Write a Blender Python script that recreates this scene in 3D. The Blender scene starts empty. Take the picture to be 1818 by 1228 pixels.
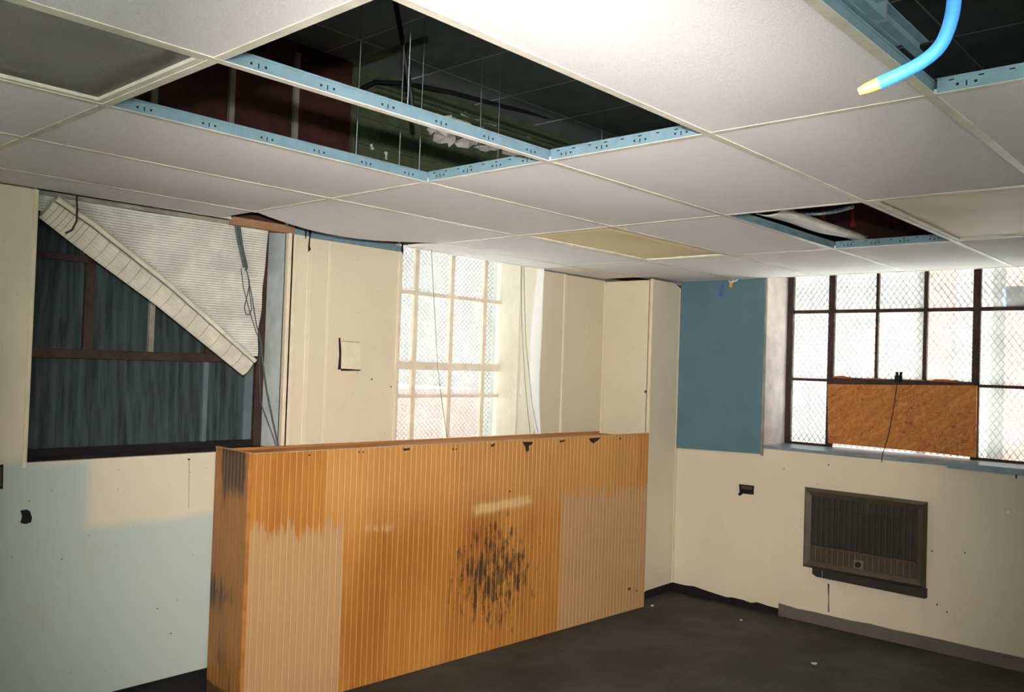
import bpy, math, random
from mathutils import Vector, Matrix
random.seed(7)
S = bpy.context.scene
COL = S.collection
F = 2.4                                   # floor to suspended ceiling

# ------------------------------------------------------------------ camera
CR = Vector((0.67011139, -0.74151064, 0.03335695))
CD = Vector((0.03830368, -0.01033424, -0.99921271))
CF = Vector((0.74127158, 0.67086151, 0.0214775))
CP = Vector((-2.23998622, -0.67157659, -0.69040329 + F))
FPX = 1543.856
cam = bpy.data.cameras.new('camera')
cam.sensor_fit = 'HORIZONTAL'; cam.sensor_width = 36.0
cam.lens = FPX / 1818 * 36.0
cam.clip_start = 0.02; cam.clip_end = 300
co = bpy.data.objects.new('camera', cam); COL.objects.link(co)
m = Matrix((( CR.x, -CD.x, -CF.x, CP.x), (CR.y, -CD.y, -CF.y, CP.y), (CR.z, -CD.z, -CF.z, CP.z), (0, 0, 0, 1)))
co.matrix_world = m
S.camera = co

# ------------------------------------------------------------------ world, flash, exposure
W = bpy.data.worlds.new('world'); S.world = W; W.use_nodes = True
bg = W.node_tree.nodes['Background']
bg.inputs['Color'].default_value = (0.84, 1.0, 0.98, 1); bg.inputs['Strength'].default_value = 1.0
FLASH_W = 860
fl = bpy.data.lights.new('camera_flash', 'SPOT')           # the photographer's flash, just above the lens
fl.energy = FLASH_W; fl.color = (1.0, 0.92, 0.88); fl.shadow_soft_size = 0.022
fl.spot_size = math.radians(68); fl.spot_blend = 1.0
fo = bpy.data.objects.new('camera_flash', fl); COL.objects.link(fo)
mm = m @ Matrix.Rotation(math.radians(-9), 4, 'X'); mm.translation = CP + Vector((0, 0, 0.17)) + CR * 0.0
fo.matrix_world = mm
sun = bpy.data.lights.new('sun', 'SUN'); sun.energy = 185.0; sun.angle = math.radians(.6); sun.color = (1.0, 0.99, 0.94)
so_ = bpy.data.objects.new('sun', sun); COL.objects.link(so_)
so_.rotation_euler = Vector((.09, .09, -1)).to_track_quat('-Z', 'Y').to_euler()
S.view_settings.view_transform = 'Standard'; S.view_settings.look = 'None'
S.view_settings.exposure = 0.38; S.view_settings.gamma = 1.0
S.view_settings.use_curve_mapping = False

# ------------------------------------------------------------------ helpers
def on(u, v, ax, val):
    """photo pixel -> point on the plane <axis ax> = val (room coordinates)"""
    d = CR * ((u - 909) / FPX) + CD * ((v - 614) / FPX) + CF
    t = (val - CP[ax]) / d[ax]
    return CP + d * t

def lin(c):
    return tuple(((x / 255) / 12.92 if x / 255 <= 0.04045 else ((x / 255 + 0.055) / 1.055) ** 2.4) for x in c)

class MB:
    def __init__(s): s.v = []; s.f = []; s.sm = []
    def add(s, vs, fs, smooth=False):
        b = len(s.v); s.v += [tuple(x) for x in vs]
        s.f += [[b + i for i in q] for q in fs]; s.sm += [smooth] * len(fs); return s
    def box(s, x0, x1, y0, y1, z0, z1):
        vs = [(x, y, z) for z in (z0, z1) for y in (y0, y1) for x in (x0, x1)]
        return s.add(vs, [(0, 2, 3, 1), (4, 5, 7, 6), (0, 1, 5, 4), (2, 6, 7, 3), (0, 4, 6, 2), (1, 3, 7, 5)])
    def prism(s, poly, off):
        """poly: planar 3D points, off: extrusion vector"""
        n = len(poly); off = Vector(off)
        vs = [Vector(p) for p in poly] + [Vector(p) + off for p in poly]
        fs = [list(range(n))[::-1], list(range(n, 2 * n))] + [(i, (i + 1) % n, n + (i + 1) % n, n + i) for i in range(n)]
        return s.add(vs, fs)
    def tube(s, pts, r, n=8, caps=True):
        pts = [Vector(p) for p in pts]; rr = r if isinstance(r, (list, tuple)) else [r] * len(pts)
        rings = []; up = None
        for i, p in enumerate(pts):
            d = (pts[min(i + 1, len(pts) - 1)] - pts[max(i - 1, 0)]).normalized()
            if up is None: up = d.orthogonal().normalized()
            else: up = (up - d * up.dot(d)).normalized()
            b = d.cross(up)
            rings.append([p + (up * math.cos(a) + b * math.sin(a)) * rr[i] for a in [2 * math.pi * k / n for k in range(n)]])
        vs = [q for g in rings for q in g]; fs = []
        for i in range(len(pts) - 1):
            for k in range(n):
                a = i * n + k; b2 = i * n + (k + 1) % n
                fs.append((a, b2, b2 + n, a + n))
        s.add(vs, fs, True)
        if caps:
            s.add(rings[0], [list(range(n))[::-1]]); s.add(rings[-1], [list(range(n))])
        return s
    def grid(s, fn, nu, nv, smooth=True):
        vs = [fn(i / nu, j / nv) for j in range(nv + 1) for i in range(nu + 1)]
        w = nu + 1
        return s.add(vs, [(j * w + i, j * w + i + 1, (j + 1) * w + i + 1, (j + 1) * w + i) for j in range(nv) for i in range(nu)], smooth)
    def mesh(s, name, mat):
        me = bpy.data.meshes.new(name); me.from_pydata(s.v, [], s.f); me.validate()
        me.polygons.foreach_set('use_smooth', s.sm[:len(me.polygons)] if len(s.sm) >= len(me.polygons) else [False] * len(me.polygons))
        import bmesh
        bm = bmesh.new(); bm.from_mesh(me); bmesh.ops.recalc_face_normals(bm, faces=bm.faces); bm.to_mesh(me); bm.free()
        if mat: me.materials.append(mat)
        return me
    def build(s, name, mat, parent=None, bevel=0):
        if parent is not None:
            inv = wm(parent).inverted(); s.v = [tuple(inv @ Vector(p)) for p in s.v]
        o = bpy.data.objects.new(name, s.mesh(name, mat)); COL.objects.link(o)
        if parent is not None: o.parent = parent
        if bevel:
            b = o.modifiers.new('bevel', 'BEVEL'); b.width = bevel; b.segments = 2; b.limit_method = 'ANGLE'
        return o

def wm(o):
    mtx = o.matrix_basis.copy()
    while o.parent: o = o.parent; mtx = o.matrix_basis @ mtx
    return mtx

def empty(name, loc=(0, 0, 0), rz=0):
    o = bpy.data.objects.new(name, None); COL.objects.link(o)
    o.matrix_basis = Matrix.Translation(loc) @ Matrix.Rotation(rz, 4, 'Z')
    o.empty_display_size = 0.1; return o
def tag(o, label, cat, group=None):
    o['label'] = label; o['category'] = cat
    if group: o['group'] = group
    return o
def struct(o): o['kind'] = 'structure'; return o
def inst(me, name, loc, parent, rz=0):
    o = bpy.data.objects.new(name, me); COL.objects.link(o); o.parent = parent
    o.location = loc; o.rotation_euler = (0, 0, rz); return o

# ------------------------------------------------------------------ materials
class NT:
    """small wrapper for building node trees"""
    def __init__(s, name):
        s.m = bpy.data.materials.new(name); s.m.use_nodes = True
        s.t = s.m.node_tree; s.b = s.t.nodes['Principled BSDF']
    def n(s, t, **kw):
        x = s.t.nodes.new(t)
        for k, v in kw.items(): setattr(x, k, v)
        return x
    def put(s, sock, v):
        if hasattr(v, 'is_linked') or hasattr(v, 'links'): s.t.links.new(v, sock)
        else: sock.default_value = v
    def op(s, o, a, b=0.0, c=0.0):
        x = s.n('ShaderNodeMath', operation=o)
        s.put(x.inputs[0], a); s.put(x.inputs[1], b); s.put(x.inputs[2], c); return x.outputs[0]
    def mul(s, a, b): return s.op('MULTIPLY', a, b)
    def ad(s, a, b): return s.op('ADD', a, b)
    def sub(s, a, b): return s.op('SUBTRACT', a, b)
    def mx(s, a, b): return s.op('MAXIMUM', a, b)
    def step(s, v, a, b):
        """smooth 0..1 as v goes a..b"""
        x = s.n('ShaderNodeMapRange', interpolation_type='SMOOTHSTEP')
        if a > b:
            s.put(x.inputs['Value'], v); x.inputs['From Min'].default_value = b; x.inputs['From Max'].default_value = a
            x.inputs['To Min'].default_value = 1; x.inputs['To Max'].default_value = 0
        else:
            s.put(x.inputs['Value'], v); x.inputs['From Min'].default_value = a; x.inputs['From Max'].default_value = b
        return x.outputs['Result']
    def band(s, v, a, b, e): return s.mul(s.step(v, a - e, a + e), s.step(v, b + e, b - e))
    def xyz(s, world=True):
        if world: src = s.n('ShaderNodeNewGeometry').outputs['Position']
        else: src = s.n('ShaderNodeTexCoord').outputs['Object']
        sp = s.n('ShaderNodeSeparateXYZ'); s.t.links.new(src, sp.inputs[0]); s.P = src
        return sp.outputs[0], sp.outputs[1], sp.outputs[2]
    def noise(s, scale=5, detail=4, rough=.55, vec=None, stretch=None):
        x = s.n('ShaderNodeTexNoise'); x.inputs['Scale'].default_value = scale
        x.inputs['Detail'].default_value = detail; x.inputs['Roughness'].default_value = rough
        v = vec if vec is not None else s.n('ShaderNodeNewGeometry').outputs['Position']
        if stretch:
            mp = s.n('ShaderNodeMapping'); mp.inputs['Scale'].default_value = stretch
            s.t.links.new(v, mp.inputs['Vector']); v = mp.outputs[0]
        s.t.links.new(v, x.inputs['Vector']); return x.outputs['Fac']
    def mix(s, f, a, b):
        x = s.n('ShaderNodeMix', data_type='RGBA')
        s.put(x.inputs[0], f)
        for i, c in ((6, a), (7, b)):
            if isinstance(c, tuple): x.inputs[i].default_value = (*c[:3], 1)
            else: s.t.links.new(c, x.inputs[i])
        return x.outputs[2]
    def color(s, c):
        if isinstance(c, tuple): s.b.inputs['Base Color'].default_value = (*c[:3], 1)
        else: s.t.links.new(c, s.b.inputs['Base Color'])
        return s
    def bump(s, h, strength=.3, dist=.002):
        x = s.n('ShaderNodeBump'); x.inputs['Strength'].default_value = strength; x.inputs['Distance'].default_value = dist
        s.t.links.new(h, x.inputs['Height']); s.t.links.new(x.outputs[0], s.b.inputs['Normal']); return s
    def set(s, rough=.6, metal=0., spec=.5):
        s.put(s.b.inputs['Roughness'], rough); s.b.inputs['Metallic'].default_value = metal
        s.b.inputs['Specular IOR Level'].default_value = spec; return s

def simple(name, rgb, rough=.6, metal=0., var=.18, scale=9, bump=0., spec=.4, stretch=None):
    k = NT(name); c = lin(rgb)
    n = k.noise(scale, 5, .6, stretch=stretch)
    k.color(k.mix(k.step(n, .3, .7), tuple(x * (1 - var) for x in c), tuple(min(1, x * (1 + var * .6)) for x in c)))
    k.set(rough, metal, spec)
    if bump: k.bump(k.noise(scale * 14, 3, .6, stretch=stretch), bump, .002)
    return k.m

def wall_paint(name, side):
    """cream painted sheet panelling; left: cooler, paler paint below and in roller patches; right: light falloff painted in"""
    k = NT(name); x, y, z = k.xyz()
    cream = lin((208, 196, 171)); cool = lin((172, 182, 173))
    big = k.noise(1.3, 3, .5)
    col = k.mix(k.step(big, .35, .65), cream, tuple(c * .93 for c in cream))
    if side == 'left':
        wob = k.mul(k.sub(k.noise(3, 2), .5), .10)
        low = k.mul(k.step(k.ad(z, wob), 1.27, 1.19), k.step(x, .45, .3))
        patch = k.mul(k.mul(k.step(k.ad(x, wob), -.63, -.56), k.step(k.ad(z, wob), .88, .94)), k.step(z, 1.30, 1.24))
        f = k.mul(low, k.sub(1.0, k.mul(patch, .85)))
        col = k.mix(f, col, cool)
    if side == 'right':
        f = k.step(k.ad(y, k.mul(k.noise(2, 3), .8)), 1.5, .6)
        col = k.mix(k.mul(f, .55), col, cool)  # cooler towards the right: light falloff put into the wall colour
    axis = y if side in ('right', 'col') else x
    # faint stripes of the sheet and dirt specks
    w = k.op('ABSOLUTE', k.sub(k.op('FRACT', k.mul(axis, 9.8)), .5))
    col = k.mix(k.mul(k.step(w, .035, .0), .05), col, lin((150, 130, 95)))
    sp = k.step(k.noise(38, 2, .5), .745, .78)
    col = k.mix(k.mul(sp, .5), col, lin((96, 84, 62)))
    col = k.mix(k.mul(k.step(k.noise(4, 6, .7), .52, .75), .18), col, lin((170, 160, 125)))
    k.color(col).set(.55, 0, .35)
    k.bump(k.noise(140, 2, .5, stretch=(1, 1, .4)), .12, .002)
    return k.m

def tile_mat(name, rgb, rough=.9):
    k = NT(name); c = lin(rgb)
    o = k.n('ShaderNodeObjectInfo').outputs['Random']
    n = k.noise(230, 3, .7)
    b = k.mix(k.step(n, .35, .62), tuple(x * .88 for x in c), c)
    b = k.mix(k.mul(o, .10), b, tuple(x * .82 for x in c))
    k.color(b).set(rough, 0, .2)
    k.bump(n, .35, .003); return k.m

def lens_mat(name, rgb):
    k = NT(name); c = lin(rgb)
    n = k.noise(1.6, 3, .5)
    k.color(k.mix(k.step(n, .3, .7), tuple(x * .82 for x in c), c)).set(.5, 0, .3)
    v = k.n('ShaderNodeTexVoronoi'); v.inputs['Scale'].default_value = 110
    k.t.links.new(k.n('ShaderNodeNewGeometry').outputs['Position'], v.inputs['Vector'])
    k.bump(v.outputs['Distance'], .25, .002); return k.m

def counter_mat(name, end):
    """tan grooved veneer: bleached patches with drip edges, black scuffs. object coords: x along, z up"""
    k = NT(name); x, y, z = k.xyz(False); P = k.P
    if end: x = y
    base = lin((172, 118, 52)); rich = lin((146, 90, 34)); pale = lin((174, 138, 98)); black = lin((34, 29, 22))
    g = k.noise(2.2, 5, .6, P, (1, 1, .35))
    col = k.mix(k.step(g, .35, .7), base, rich)
    gr = k.noise(60, 3, .6, P, (1, 1, .03))
    col = k.mix(k.mul(k.step(gr, .4, .7), .35), col, lin((120, 74, 30)))
    def n1(sc, d=2): return k.noise(sc, d, .6, P, (1, 1, .06))
    if not end:
        # fresher, lighter upper field of wider veneer strips
        fld = k.mul(k.band(x, .42, 3.0, .01), k.step(z, .70, 1.05))
        col = k.mix(k.mul(fld, .55), col, lin((186, 138, 80)))
        dl = k.ad(k.ad(z, k.mul(k.sub(n1(30, 3), .5), .42)), k.mul(k.sub(n1(90, 2), .5), .16))
        a = k.mul(k.step(dl, .885, .855), k.step(x, .545, .54))
        b = k.mul(k.step(k.ad(k.ad(z, k.mul(k.sub(n1(34, 3), .5), .40)), k.mul(k.sub(n1(90, 2), .5), .22)), .90, .85), k.step(x, 2.20, 2.205))
        wob = k.mul(k.sub(k.noise(9, 3, .6, P, (1, 1, 1)), .5), .09)
        sm = k.mul(k.band(k.ad(k.ad(z, k.mul(x, -.05)), k.mul(wob, .45)), .745, .81, .02), k.band(k.ad(x, k.mul(wob, 2.0)), 1.43, 1.92, .05))
        sm = k.mul(sm, k.step(k.noise(26, 3, .6, P, (1, 1, .5)), .2, .4))
        sm2 = k.mul(k.band(k.ad(z, wob), .80, .84, .02), k.band(x, .66, .86, .05))
        sm2 = k.mul(sm2, k.step(n1(40), .42, .55))
        pal = k.mx(k.mx(a, b), k.mx(k.mul(sm, .75), k.mul(sm2, .6)))
        pc = k.mix(k.noise(3, 4, .6, P), pale, lin((160, 126, 88)))
        pc = k.mix(k.mx(sm, sm2), pc, lin((204, 170, 122)))
        col = k.mix(k.mul(pal, .92), col, pc)
        dx = k.mul(k.sub(x, 1.62), 1.55); dz = k.mul(k.sub(z, .46), 1.75)
        d2 = k.op('SQRT', k.ad(k.mul(dx, dx), k.mul(dz, dz)))
        sc = k.mul(k.step(d2, 1.05, .05), .245)
        nn = k.noise(15, 6, .7, P, (1.7, 1, .6))
        col = k.mix(k.mul(k.step(k.ad(nn, sc),   .64, .79), .85), col, black)
        nn2 = k.noise(19, 4, .7, P, (2.0, 1, .5))
        col = k.mix(k.mul(k.step(nn2, .69, .78), .5), col, lin((92, 56, 22)))
    else:
        nn = k.noise(5, 4, .6, P, (1, 1.4, .6))
        t = k.mul(k.mul(k.step(z, .93, 1.2), k.step(x, .01, .07)), k.step(x, .35, .22))
        md = k.band(z, .48, .62, .08)
        col = k.mix(.6, col, lin((118, 80, 38)))
        col = k.mix(k.mul(k.step(k.ad(nn, k.mx(k.mul(t, .42), k.mul(md, .22))), .56, .82), .88), col, black)
    # lighter worn lines on the reeds
    w = k.op('ABSOLUTE', k.sub(k.op('FRACT', k.mul(x, 1 / .0355)), .5))
    col = k.mix(k.mul(k.step(w, .41, .47), .35), col, lin((184, 142, 90)))
    k.color(col).set(.42, 0, .35)
    return k.m

def osb_mat(name):
    k = NT(name); x, y, z = k.xyz()
    v = k.n('ShaderNodeTexVoronoi'); v.inputs['Scale'].default_value = 46
    wv = k.noise(9, 2); cmb = k.n('ShaderNodeCombineXYZ')
    a = k.mul(k.sub(wv, .5), .5)
    k.put(cmb.inputs[0], k.ad(k.ad(k.mul(y, 1.5), k.mul(z, .7)), a)); k.put(cmb.inputs[1], k.sub(k.mul(z, .6), k.ad(k.mul(y, .25), k.mul(a, .6))))
    k.t.links.new(cmb.outputs[0], v.inputs['Vector'])
    sp = k.n('ShaderNodeSeparateColor'); k.t.links.new(v.outputs['Color'], sp.inputs[0])
    c1, c2 = lin((176, 114, 54)), lin((146, 88, 38))
    col = k.mix(sp.outputs[0], c1, c2)
    col = k.mix(k.mul(k.step(sp.outputs[1], .93, .96), .7), col, lin((84, 58, 36)))
    col = k.mix(k.mul(k.step(sp.outputs[2], .8, .95), .4), col, lin((198, 148, 86)))
    col = k.mix(k.mul(k.noise(3, 4), .4), col, lin((160, 92, 30)))
    k.color(col).set(.6, 0, .3); k.bump(v.outputs['Distance'], .2, .002); return k.m

def ply_mat(name):
    """dark weathered plywood with vertical drips and wavy grain"""
    k = NT(name)
    g = k.noise(7, 5, .6, stretch=(2.2, 1, .5)); wv = k.noise(60, 3, .55, stretch=(1, 1, .05))
    col = k.mix(k.step(g, .32, .68), lin((30, 36, 36)), lin((52, 62, 62)))
    col = k.mix(k.mul(k.step(wv, .42, .64), .3), col, lin((72, 86, 86)))
    dr = k.noise(26, 4, .6, stretch=(1, 1, .12))
    col = k.mix(k.mul(k.step(dr, .52, .72), .35), col, lin((32, 36, 36)))
    wt = k.n('ShaderNodeTexWave', wave_type='BANDS', bands_direction='X'); wt.inputs['Scale'].default_value = 5; wt.inputs['Distortion'].default_value = 16
    wt.inputs['Detail'].default_value = 2; wt.inputs['Detail Scale'].default_value = .5
    mp = k.n('ShaderNodeMapping'); mp.inputs['Scale'].default_value = (1, 1, .25)
    k.t.links.new(k.n('ShaderNodeNewGeometry').outputs['Position'], mp.inputs['Vector']); k.t.links.new(mp.outputs[0], wt.inputs['Vector'])
    ob = k.n('ShaderNodeObjectInfo').outputs['Random']
    col = k.mix(k.mul(k.step(wt.outputs['Fac'], .55, .95), .20), col, lin((84, 100, 100)))
    col = k.mix(k.mul(ob, .25), col, lin((34, 40, 42)))
    k.color(col).set(.75, 0, .2); k.bump(wt.outputs['Fac'], .3, .003); return k.m

def floor_mat(name):
    k = NT(name); x, y, z = k.xyz()
    n = k.noise(2.2, 6, .65); n2 = k.noise(14, 5, .7)
    col = k.mix(k.step(n, .35, .7), lin((38, 37, 34)), lin((66, 65, 60)))
    col = k.mix(k.mul(k.step(n2, .55, .75), .35), col, lin((92, 90, 84)))
    sc = k.step(k.noise(50, 3, .6), .74, .80)
    col = k.mix(k.mul(sc, .5), col, lin((130, 125, 115)))
    k.color(col).set(.62, 0, .3); k.bump(n2, .1, .003); return k.m

def film_mat(name, opac, rgb=(244, 240, 238)):
    k = NT(name); t = k.t; out = t.nodes['Material Output']; c = (*lin(rgb), 1)
    tr = k.n('ShaderNodeBsdfTransparent'); df = k.n('ShaderNodeBsdfDiffuse'); tl = k.n('ShaderNodeBsdfTranslucent')
    gl = k.n('ShaderNodeBsdfGlossy'); gl.inputs['Roughness'].default_value = .25
    df.inputs['Color'].default_value = c; tl.inputs['Color'].default_value = c
    m1 = k.n('ShaderNodeMixShader'); m1.inputs[0].default_value = .55
    t.links.new(df.outputs[0], m1.inputs[1]); t.links.new(tl.outputs[0], m1.inputs[2])
    m2 = k.n('ShaderNodeMixShader'); n = k.noise(3, 4, .6, stretch=(2.5, 1, .5))
    k.put(m2.inputs[0], k.ad(opac - .08, k.mul(n, .16)))
    t.links.new(tr.outputs[0], m2.inputs[1]); t.links.new(m1.outputs[0], m2.inputs[2])
    m3 = k.n('ShaderNodeMixShader'); m3.inputs[0].default_value = .03
    t.links.new(m2.outputs[0], m3.inputs[1]); t.links.new(gl.outputs[0], m3.inputs[2])
    t.links.new(m3.outputs[0], out.inputs['Surface']); t.nodes.remove(k.b); return k.m

def glass_mat(name, tint=(240, 246, 246), dust=.10):
    k = NT(name); t = k.t; out = t.nodes['Material Output']
    tr = k.n('ShaderNodeBsdfTransparent'); tr.inputs['Color'].default_value = (*lin(tint), 1)
    gl = k.n('ShaderNodeBsdfGlossy'); gl.inputs['Roughness'].default_value = .05
    tl = k.n('ShaderNodeBsdfTranslucent'); tl.inputs['Color'].default_value = (.85, .87, .87, 1)
    m1 = k.n('ShaderNodeMixShader'); n = k.noise(6, 4, .6)
    k.put(m1.inputs[0], k.mul(n, dust * 2))
    t.links.new(tr.outputs[0], m1.inputs[1]); t.links.new(tl.outputs[0], m1.inputs[2])
    m2 = k.n('ShaderNodeMixShader'); m2.inputs[0].default_value = .04
    t.links.new(m1.outputs[0], m2.inputs[1]); t.links.new(gl.outputs[0], m2.inputs[2])
    t.links.new(m2.outputs[0], out.inputs['Surface']); t.nodes.remove(k.b); return k.m

M = {}
M['wall_l'] = wall_paint('cream_wall_left', 'left'); M['wall_r'] = wall_paint('cream_wall_right', 'right'); M['wall_c'] = wall_paint('cream_wall_column', 'col')
M['trim'] = simple('cream_trim', (210, 198, 172), .5, var=.08)
M['reveal_w'] = simple('grey_white_gloss_reveal', (190, 198, 196), .28, spec=.5)
M['reveal_p'] = simple('pinkish_white_reveal', (206, 192, 190), .5)
M['tile'] = tile_mat('fissured_ceiling_tile', (245, 239, 239))
M['flange'] = simple('cream_tee_flange', (214, 208, 192), .4)
M['galv'] = simple('galvanised_steel', (108, 134, 146), .5, .25, .12, 20)
M['hole'] = simple('black_hole', (10, 10, 10), .9)
M['lens_dark'] = lens_mat('grey_light_lens', (108, 106, 98)); M['lens_y'] = lens_mat('yellowed_light_lens', (238, 218, 172)); M['lens_w'] = lens_mat('cream_light_lens', (240, 226, 200))
M['counter'] = counter_mat('tan_reeded_veneer', False); M['counter_end'] = counter_mat('sooty_reeded_veneer', True)
M['wood'] = simple('orange_wood', (160, 102, 46), .5, var=.25, scale=6, stretch=(.3, 3, 3)); M['wood_dk'] = simple('brown_wood', (96, 64, 36), .6, var=.3)
M['wood_tan'] = simple('tan_wood_strip', (140, 104, 76), .7)
M['wood_pale'] = simple('pale_wood_edge', (176, 148, 104), .6)
M['chip'] = simple('dark_chip', (40, 28, 20), .8)
M['osb'] = osb_mat('strand_board'); M['ply'] = ply_mat('grey_plywood'); M['floor'] = floor_mat('dark_vinyl_floor')
M['rust'] = simple('rusty_brown_steel', (52, 33, 26), .7, var=.4, scale=18, bump=.4)
M['rust_o'] = simple('orange_rust_putty', (150, 82, 36), .85, var=.4, scale=30, bump=.5)
M['bar_lt'] = simple('weathered_pale_bar', (132, 130, 116), .7, var=.25); M['bar_bl'] = simple('pale_blue_bar', (84, 98, 100), .6)
M['bar_cr'] = simple('cream_window_bar', (214, 190, 156), .6)
M['black'] = simple('black_void', (14, 13, 12), .9); M['base'] = simple('grey_brown_baseboard', (92, 84, 78), .6, var=.12)
M['blue'] = simple('slate_blue_board', (80, 110, 120), .75, var=.07, scale=5, bump=.15)
M['ac'] = simple('brown_heater_steel', (70, 62, 46), .5, .1, .15, 14); M['ac_dk'] = simple('dark_heater_grille', (36, 33, 26), .6); M['ac_br'] = simple('brown_heater_slats', (60, 44, 30), .6)
M['ac_fin'] = simple('grille_fin', (54, 50, 40), .6)
M['ac_line'] = simple('grille_fin_edge', (92, 88, 72), .5)
M['blind'] = simple('dusty_white_blind', (208, 208, 198), .6, var=.18, scale=7); M['blind_e'] = simple('blind_roll_vinyl', (196, 190, 172), .5, var=.16)
M['cord'] = simple('grey_cord', (70, 78, 76), .8); M['cord_dk'] = simple('dark_cord', (44, 42, 40), .8)
M['film'] = film_mat('plastic_film', .26); M['film_w'] = film_mat('white_plastic_fold', .93, (252, 250, 250))
M['glass'] = glass_mat('dusty_window_glass'); M['mesh'] = simple('steel_mesh', (34, 38, 44), .6, .2)
M['brick'] = simple('red_brown_brick', (62, 32, 26), .9, var=.4, scale=12, bump=.5); M['green'] = simple('old_green_paint', (76, 90, 64), .6, var=.25, scale=8, bump=.3)
M['plaster'] = simple('grey_masonry', (140, 136, 128), .9, var=.2); M['deck'] = simple('grey_old_ceiling', (122, 132, 132), .85, var=.15, scale=4)
M['line'] = simple('pale_joint_line', (196, 204, 204), .7); M['joist'] = simple('dark_timber', (52, 44, 36), .9, var=.3)
M['paper'] = simple('peeling_paper', (206, 206, 200), .9, var=.2, bump=.4); M['wire'] = simple('steel_wire', (150, 165, 168), .4, .6)
M['cable_bk'] = simple('black_cable', (26, 26, 28), .6); M['strap_bl'] = simple('blue_strap_fabric', (30, 98, 165), .7, var=.06)
M['orange'] = simple('orange_plastic', (214, 132, 60), .5); M['white'] = simple('white_plastic', (226, 224, 214), .5)
M['tape'] = simple('blue_tape', (52, 96, 150), .7); M['redrod'] = simple('red_primer_rod', (130, 44, 30), .7)
M['sill_m'] = simple('blue_grey_sill_metal', (120, 140, 152), .4, .3); M['facade'] = simple('pale_facade', (98, 94, 92), .9, var=.06, scale=.6); M['facade_p'] = simple('pink_brick_facade', (104, 76, 68), .9, var=.15, scale=2); M['facade_b'] = simple('blue_grey_awning', (50, 70, 92), .8)
M['bounce_grey'] = simple('grey_bounce_path', (134, 134, 130), .9)
M['road'] = simple('dark_asphalt', (88, 90, 92), .9)
M['bounce_pale'] = simple('pale_bounce_pavement', (206, 204, 196), .9)

# ------------------------------------------------------------------ room shell
XR, YL = 3.6576, 3.35                     # face of the far (heater) wall, face of the panelled window wall
XB, YB = -3.6576, -3.048
HP = 3.42                                 # old ceiling above the suspended one
fl_o = struct(MB().box(XB - .3, 4.2, YB - .3, 3.9, -.12, 0).build('floor', M['floor']))
deck = struct(MB().box(XB - .3, 4.2, YB - .3, 3.9, HP, HP + .1).build('ceiling_upper', M['deck']))
g = MB()
for i in range(-5, 8): g.box(i * .6 - .003, i * .6 + .003, YB, 3.4, HP - .003, HP)
for j in range(-4, 6): g.box(XB, 3.68, j * .61 - .004 + .02, j * .61 + .004 + .02, HP - .0035, HP)
g.build('joint_strip', M['line'], deck)['kind'] = 'stuff'

W1 = (-.858, .389, 1.222, 2.78); W2 = (1.19, 2.50, .95, 2.80); W3 = (.44, 2.20, 1.185, 2.80)
# window wall: masonry
wl = MB(); y0, y1 = 3.40, 3.90
wl.box(XB - .3, W1[0] - .02, y0, y1, 0, HP); wl.box(W1[0] - .02, W1[1] + .012, y0, y1, 0, W1[2] - .02); wl.box(W1[0] - .02, W1[1] + .012, y0, y1, W1[3], HP)
wl.box(W1[1] + .012, W2[0] - .012, y0, y1, 0, HP); wl.box(W2[0] - .012, W2[1] + .012, y0, y1, 0, W2[2]); wl.box(W2[0] - .012, W2[1] + .012, y0, y1, W2[3], HP)
wl.box(W2[1] + .012, 4.2, y0, y1, 0, HP)
wall_left = struct(wl.build('wall_left', M['plaster']))
def panel(x0, x1, z0, z1, name='wall_panel', yf=YL, th=.03, mat='wall_l'):
    return MB().box(x0, x1, yf, yf + th, z0, z1).build(name, M[mat], wall_left, .0025)
MB().prism([(XB, YL, .15), (W1[1] - .0015, YL, .15), (W1[1] - .0015, YL, W1[2]), (W1[0], YL, W1[2]), (W1[0], YL, 2.392), (XB, YL, 2.392)], (0, .03, 0)).build('wall_panel', M['wall_l'], wall_left); panel(W1[1], .53, .15, 2.374)
panel(.533, W2[0], .15, 2.368); panel(W2[0] + .002, W2[1] - .002, .15, W2[2]); panel(W2[1], 2.757, .15, 2.392); panel(2.773, 3.262, .15, 2.388)
panel(W1[0] - .018, W1[0], 1.2, 2.392, 'edge_trim', YL - .006, .02, 'trim'); panel(W1[1] - .001, W1[1] + .03, 1.16, 2.374, 'edge_trim', YL - .01, .02, 'trim')
panel(.405, .44, .15, 2.373, 'batten', YL - .010, .012, 'trim'); panel(.516, .55, .15, 2.366, 'batten', YL - .005, .006, 'trim')
panel(.655, .675, .15, 2.367, 'batten', YL - .0015, .003, 'trim')
panel(2.752, 2.778, .15, 2.390, 'batten', YL - .012, .04, 'trim'); panel(W2[0] - .03, W2[0], .9, 2.366, 'edge_trim', YL - .008, .02, 'trim')
# black block, the shade of the gap below the panels put into colour
MB().box(XB, 3.3, YL + .035, 3.41, 0, .2).build('gap_shade', M['black'], wall_left)
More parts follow.
